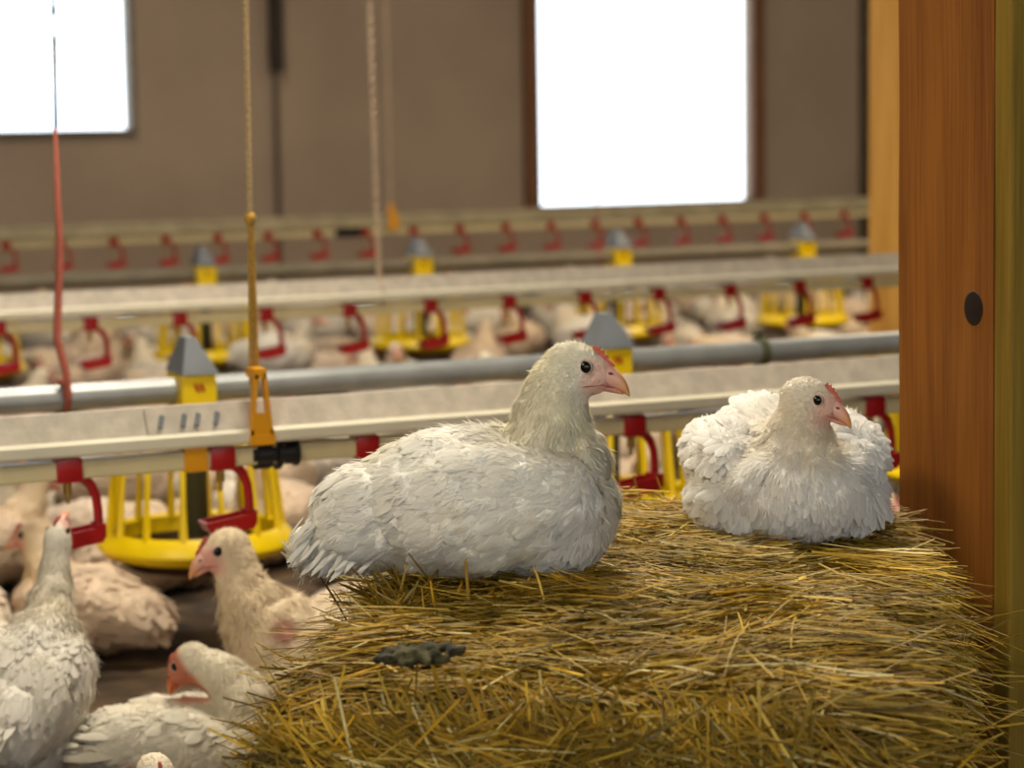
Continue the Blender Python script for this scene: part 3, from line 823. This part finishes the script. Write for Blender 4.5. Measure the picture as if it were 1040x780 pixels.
    tinted(H(ringed([(.020, -.0125, .0082, .0038), (.033, -.0125, .0070, .0036), (.043, -.0140, .0046, .0028), (.050, -.0160, .0018, .0012)])).build('lower_beak', M_beak, bk, True), *spec.get('beak', ((222, 156, 142), (228, 160, 110))))
    H(MB().tube([(.012, .0152, -.0125), (.022, .0128, -.0105), (.032, .0100, -.0090), (.042, .0064, -.0112)], [.0008, .0011, .0010, .0004], 6).tube([(.012, -.0152, -.0125), (.022, -.0128, -.0105), (.032, -.0100, -.0090), (.042, -.0064, -.0112)], [.0008, .0011, .0010, .0004], 6)).build('mouth_line', M_gape, bk, True)
    H(MB().ell((.0375, .0080, .002), (.0026, .0012, .0014), 2).ell((.0375, -.0080, .002), (.0026, .0012, .0014), 2)).build('nostril', M_nos, bk, True)
    mb = MB()
    prof = [(.017, .0225), (.0195, .0262), (.0215, .0232), (.024, .0250), (.0255, .0212), (.028, .0222), (.0295, .0175), (.032, .0180), (.0335, .0140), (.036, .0130), (.040, .0085), (.036, .0060), (.028, .014), (.020, .020)]
    mb.prism(prof, -.0016, .0016, ((1, 0, 0), (0, 0, 1), (0, 1, 0)))
    H(mb).build('comb', M_comb, root)
    H(MB().ell((.020, .0065, -.0165), (.005, .0025, .0030), 2).ell((.020, -.0065, -.0165), (.005, .0025, .0030), 2)).build('wattle', M_comb, root, True)
    for s_ in (1, -1):
        ey = H(MB().ell((.0145, s_ * .0168, .0062), (.0056, .0032, .0056), 3)).build('eye', M_eye, root, True)
        mb = MB(); mb.lathe([(.0054, -.0015), (.0064, .0006), (.0072, -.0010), (.0076, -.003)], seg=24)
        for v in mb.bm.verts: v.co = Vector((v.co.x + .0145, s_ * (v.co.z + .0180), v.co.y + .0062))
        H(mb).build('eyelid', M_lid, ey, True)
    if spec.get('legs'):
        for lg in spec['legs']:
            a, kn2, ft = [Vector(v) for v in lg]
            mb = MB(); mb.tube([a, a.lerp(kn2, .5), kn2], [.016, .012, .008], 10); mb.tube([kn2, kn2.lerp(ft, .5), ft], [.0085, .007, .0075], 10)
            for ta in (-.5, 0, .5): 
                d = Vector((math.cos(ta), math.sin(ta), 0))
                mb.tube([ft, ft + d * .022 + Vector((0, 0, -.002)), ft + d * .045 + Vector((0, 0, -.006))], [.006, .0045, .002], 8)
            mb.tube([ft, ft + Vector((-.022, 0, -.005))], [.005, .002], 8)
            mb.build('leg', M_leg, root, True)
    return root
M_gape = mat('mouth_pink', (190, 96, 84), .5)

def place(root, loc, heading, scale=1.0, label=None, cat='hen', group=None, tilt=None):
    root.location = loc; root.scale = (scale,) * 3
    root.rotation_euler = (tilt[0] if tilt else 0, tilt[1] if tilt else 0, heading)
    tag(root, label, cat, group); return root
HR = math.atan2(RGT.y, RGT.x)      # heading of image right

# hen A: sitting, profile to the right
specA = dict(
    ells=[((.022, 0, .074), (.128, .086, .076)), ((.102, 0, .070), (.066, .080, .070)), ((.050, 0, .092), (.075, .070, .052)),
          ((-.070, 0, .064), (.072, .068, .056), -.35), ((-.118, 0, .036), (.040, .044, .032), -.6),
          ((.045, .052, .078), (.112, .046, .060), -.10), ((.045, -.052, .078), (.112, .046, .060), -.10), ((-.02, 0, .100), (.085, .055, .044), -.22)],
    neck=[((.108, 0, .108), .054), ((.104, 0, .143), .0425), ((.105, 0, .169), .036), ((.110, 0, .191), .031)],
    head=((.125, 0, .207), -.10, -.10), head_scale=1.07, q=1.5, lump=.0075, allover=.6, tint=(222, 208, 152), zmin=-.01, feather_floor=-.03, fsize=.85,
    plumes=[((-.118, 0, .045), (-1, 0, -1.25), (-.6, 0, 1), 230, (.014, .030, .014), .034, .0026),
            ((-.102, -.045, .045), (-1, -.1, -1.1), (-.2, -1, .4), 130, (.020, .006, .012), .028, .0026),
            ((-.108, .045, .045), (-1, .1, -1.1), (-.2, 1, .4), 50, (.020, .006, .012), .028, .0026)])
hA = make_hen(specA)
pA = on_z(458, 588, BZ)
place(hA, pA + Vector((0, 0, .004)), HR - .10, 1.0, 'larger white hen sitting on the straw bale in profile, facing right')
# hen B: sitting, front three-quarter view, head turned to the right
specB = dict(
    ells=[((0, 0, .062), (.112, .096, .062)), ((.055, 0, .058), (.068, .086, .058)), ((-.075, 0, .085), (.065, .070, .055)),
          ((-.015, .070, .088), (.082, .042, .042), .10, .12), ((-.015, -.070, .088), (.082, .042, .042), .10, -.12),
          ((.02, .062, .042), (.075, .052, .042)), ((.02, -.062, .042), (.075, .052, .042)),
          ((-.098, .004, .108), (.040, .045, .036)), ((.02, 0, .090), (.055, .055, .045))],
    neck=[((.055, 0, .095), .050), ((.068, 0, .120), .038), ((.074, 0, .138), .031), ((.076, 0, .150), .027)],
    head=((.078, .004, .158), 1.12, -.22, 0), q=1.5, lump=.0085, zmin=-.01, feather_floor=.0, fsize=1.0, down=.75, flow=(-1, 0, -.6),
    white=(240, 236, 228), tint=(210, 184, 128),  # deeper yellow tint paints the shade on head and neck
    plumes=[((-.105, 0, .105), (-1, 0, .0), (.3, 0, 1), 40, (.008, .025, .010), .025, .004)])
hB = make_hen(specB)
pB = on_z(806, 556, BZ)
place(hB, pB + RGT * 0 + FWDH * .09 + Vector((0, 0, .004)), HR - 1.42, .96, 'fluffed white hen sitting on the bale beside the timber post, breast to the camera')

# hen C: standing/crouching on the litter, facing left
specC = dict(
    ells=[((0, 0, .125), (.110, .070, .070), .35), ((.05, 0, .155), (.060, .060, .062)), ((-.07, 0, .10), (.07, .055, .05), .3),
          ((-.01, .05, .13), (.09, .03, .05), .35), ((-.01, -.05, .13), (.09, .03, .05), .35), ((.02, 0, .09), (.07, .05, .05))],
    neck=[((.07, 0, .185), .046), ((.085, 0, .215), .034), ((.093, 0, .24), .028), ((.095, 0, .255), .026)],
    head=((.104, 0, .268), .12, -.30), q=.7, vox=.0042, lump=.006, feather_floor=.02, fsize=.9,
    white=(232, 216, 190), tint=(226, 202, 158), face=(222, 150, 140), bare=[((.05, .055, .175), .02)],
    legs=[((-.0, .035, .10), (-.015, .035, .055), (.0, .035, .008)), ((-.0, -.035, .10), (-.015, -.035, .055), (.0, -.035, .008))],
    plumes=[((-.115, 0, .09), (-1, 0, -.2), (0, 0, 1), 20, (.012, .02, .01), .05, .006)])
hC = make_hen(specC)
# hen E: drinking, neck stretched up, seen from behind
specE = dict(
    ells=[((0, 0, .150), (.095, .078, .075), -.65), ((.05, 0, .19), (.055, .055, .055)), ((-.05, 0, .115), (.06, .068, .062)),
          ((-.01, .06, .15), (.075, .028, .055), -.6), ((-.01, -.06, .15), (.075, .028, .055), -.6),
          ((-.02, .035, .085), (.035, .032, .055)), ((-.02, -.035, .085), (.035, .032, .055)), ((-.085, 0, .12), (.03, .03, .03))],
    neck=[((.06, 0, .21), .040), ((.078, 0, .245), .029), ((.090, 0, .275), .023), ((.098, 0, .305), .020)],
    head=((.103, 0, .322), .0, 1.05), q=.7, vox=.0042, lump=.006, feather_floor=.02, head_scale=.85, flow=(-.7, 0, -1),
    white=(232, 226, 214), tint=(226, 212, 180), face=(220, 160, 148), bare=[((-.06, .0, .10), .03)],
    legs=[((-.02, .035, .07), (-.025, .036, .05), (-.005, .036, .008)), ((-.02, -.035, .07), (-.025, -.036, .05), (-.005, -.036, .008))],
    plumes=[((-.10, 0, .12), (-.8, 0, -.4), (0, 0, 1), 16, (.01, .02, .01), .04, .006)])
hE = make_hen(specE)
# hen D: lying, head turned back low
specD = dict(
    ells=[((0, 0, .068), (.125, .080, .066)), ((.07, 0, .068), (.065, .066, .060)), ((-.08, 0, .07), (.07, .06, .055)),
          ((-.01, .052, .078), (.11, .036, .050), .08), ((-.01, -.052, .078), (.11, .036, .050), .08)],
    neck=[((.085, 0, .090), .050), ((.085, .0, .130), .040), ((.062, .004, .160), .034), ((.038, .006, .174), .031)],
    head=((.008, .008, .184), 2.85, -.62, .0), q=.7, vox=.0042, lump=.006, feather_floor=.01, fsize=1.2, head_scale=1.08,
    white=(226, 218, 200), tint=(222, 206, 170), face=(176, 74, 36), beak=((186, 92, 50), (196, 120, 60)), face_wide=True, dirty=.05, bare=[((-.03, -.07, .04), .04)],
    plumes=[((-.13, 0, .085), (-1, 0, .05), (0, 0, 1), 30, (.015, .03, .01), .06, .0075), ((-.09, -.07, .085), (-1, .1, .0), (0, -.5, 1), 22, (.03, .008, .012), .07, .008)])
hD = make_hen(specD)
# flock birds: sitting and standing
def flock_spec(kind, white, face):
    if kind == 'sit':
        return dict(ells=[((0, 0, .075), (.125, .085, .075)), ((.08, 0, .072), (.065, .075, .066)), ((-.085, 0, .072), (.07, .06, .052)), ((0, .052, .085), (.10, .035, .05)), ((0, -.052, .085), (.10, .035, .05))],
            neck=[((.085, 0, .12), .046), ((.10, 0, .15), .034), ((.107, 0, .175), .027)], head=((.117, 0, .188), .3, -.15),
            q=.14, vox=.006, smooth=3, lump=.007, feather_floor=.01, fsize=1.5, white=white, tint=(224, 200, 156), face=face, dirty=.05)
    if kind == 'low':
        return dict(ells=[((0, 0, .068), (.125, .090, .068)), ((.08, 0, .064), (.065, .078, .060)), ((-.085, 0, .066), (.07, .065, .05)), ((0, .055, .078), (.10, .035, .045)), ((0, -.055, .078), (.10, .035, .045))],
            neck=[((.085, 0, .09), .044), ((.11, 0, .105), .034), ((.13, .0, .112), .028)], head=((.142, .01, .112), .6, -.4),
            q=.14, vox=.006, smooth=3, lump=.007, feather_floor=.01, fsize=1.5, white=white, tint=(224, 200, 156), face=face, dirty=.05)
    return dict(ells=[((0, 0, .16), (.115, .078, .076), -.12), ((.07, 0, .165), (.060, .068, .062)), ((-.08, 0, .16), (.06, .055, .05)), ((0, .055, .165), (.09, .030, .05)), ((0, -.055, .165), (.09, .03, .05)), ((.0, .035, .10), (.032, .03, .045)), ((.0, -.035, .10), (.032, .03, .045))],
            neck=[((.085, 0, .20), .042), ((.10, 0, .235), .032), ((.108, 0, .265), .026)], head=((.118, 0, .28), -.2, -.1),
            q=.14, vox=.006, smooth=3, lump=.007, feather_floor=.01, fsize=1.5, white=white, tint=(224, 200, 156), face=face,
            legs=[((0, .035, .08), (-.01, .036, .05), (.0, .036, .008)), ((0, -.035, .08), (-.01, -.036, .05), (.0, -.036, .008))])
protos = [make_hen(flock_spec('sit', (232, 222, 204), (220, 160, 145))), make_hen(flock_spec('low', (226, 206, 184), (214, 150, 130))),
          make_hen(flock_spec('stand', (232, 226, 214), (220, 160, 145))), make_hen(flock_spec('sit', (222, 198, 172), (210, 140, 120)))]
def copy_hen(root):
    r = root.copy(); COL.objects.link(r)
    for ch in list(root.children):
        c = ch.copy(); COL.objects.link(c); c.parent = r
        for g in ch.children:
            d = g.copy(); COL.objects.link(d); d.parent = c
    return r

HL = HR + PI                       # heading of image left
place(hC, on_z(322, 768, 0), HL + .25, 1.12, 'cream hen standing left of the bale in front of the yellow pan, facing left')
place(hE, on_z(32, 806, 0), HR + 1.30, 1.0, 'white hen stretching its neck up to the red drip cup furthest left', tilt=None)
place(hD, on_z(192, 804, 0), HR - .15, .94, 'hen with a rust red face lying in the lower left, head turned back')
def one(k, px, py, head, sc, label, dz=0):
    r = copy_hen(protos[k]); place(r, on_z(px, py, 0) + Vector((0, 0, dz)), head, sc, label); hand.append(r); return r
hand = [hC, hD, hE]
one(0, -98, 850, HR + 2.2, 1.0, 'white hen at the lower left corner, cut by the picture edge')
one(0, 172, 925, HR - 1.5, 1.0, 'hen showing only its pale head top at the bottom edge beside bale')
one(3, 92, 662, HR + 2.6, 1.0, 'pale hen resting right behind the drinking hen, under the red cup')
one(1, -50, 668, HR + 2.0, 1.0, 'pale hen resting at the left picture edge behind the drinking hen')

# flock beyond the nearest drinker line
zones = [(Y_D1 + .22, Y_F1 + .9, 'by the nearer feeder tube'),
         (Y_F1 + .9, Y_D2 + .3, 'under the second drinker line'),
         (Y_D2 + .3, Y_F2, 'before the farther feeder tube'),
         (Y_F2, Y_D3 + .4, 'by the farthest drinker line')]
pts = []
obst = [(xf1 + i * st1, Y_F1, .30) for i in range(-2, 8)] + [(xf2 + i * st2, Y_F2, .30) for i in range(-2, 8)] + [(pb.x + .09, pb.y - .1, .28)]
q_ = on_z(165, 680, 0); obst.append((q_.x, q_.y, .24))
tries = 0
pts = [(h_.location.x, h_.location.y) for h_ in hand]
while len(pts) < 130 and tries < 30000:
    tries += 1
    Y = random.uniform(Y_D1 + .25, Y_D3 + .5)
    if random.random() > .45 + .55 * (Y_D3 + .5 - Y) / 7: continue
    xa = on_y(-40, 450, Y).x; xb = on_y(930, 450, Y).x
    X = random.uniform(xa, xb)
    if any((X - a) ** 2 + (Y - b) ** 2 < r * r for a, b, r in obst): continue
    if any((X - a) ** 2 + (Y - b) ** 2 < .31 ** 2 for a, b in pts): continue
    pts.append((X, Y))
    k = random.choices((0, 1, 2, 3), (4, 3, 1.0, 3))[0]
    if k == 2 and (abs(Y - Y_F1) < .3 or abs(Y - Y_D1) < .3 or abs(Y - Y_D2) < .3 or abs(Y - Y_F2) < .3 or abs(Y - Y_D3) < .3): k = 1
    r = copy_hen(protos[k])
    fx = (X - xa) / (xb - xa); third = 'left' if fx < .36 else ('middle' if fx < .68 else 'right')
    z = next((zn for zn in zones if zn[0] <= Y < zn[1]), zones[0])
    col = {0: 'pale resting', 1: 'tan crouching', 2: 'white standing', 3: 'buff resting'}[k]
    place(r, (X, Y, 0), random.uniform(0, 2 * PI), random.uniform(.9, 1.06), f'{col} hen in the {third} part of the flock {z[2]}', group=f'{col} hens, {third} part, {z[2]}')
for r in protos:                                # the pattern birds themselves stand in the flock too
    for tries in range(5000):
        Y = random.uniform(Y_D1 + .3, Y_D3); xa = on_y(-40, 450, Y).x; xb = on_y(930, 450, Y).x; X = random.uniform(xa, xb)
        if any((X - a) ** 2 + (Y - b) ** 2 < q_ * q_ for a, b, q_ in obst) or any((X - a) ** 2 + (Y - b) ** 2 < .30 ** 2 for a, b in pts): continue
        break
    pts.append((X, Y)); k = protos.index(r); fx = (X - xa) / (xb - xa); third = 'left' if fx < .36 else ('middle' if fx < .68 else 'right')
    z = next((zn for zn in zones if zn[0] <= Y < zn[1]), zones[0]); col = {0: 'pale resting', 1: 'tan crouching', 2: 'white standing', 3: 'buff resting'}[k]
    place(r, (X, Y, 0), random.uniform(0, 2 * PI), 1, f'{col} hen in the {third} part of the flock {z[2]}', group=f'{col} hens, {third} part, {z[2]}')
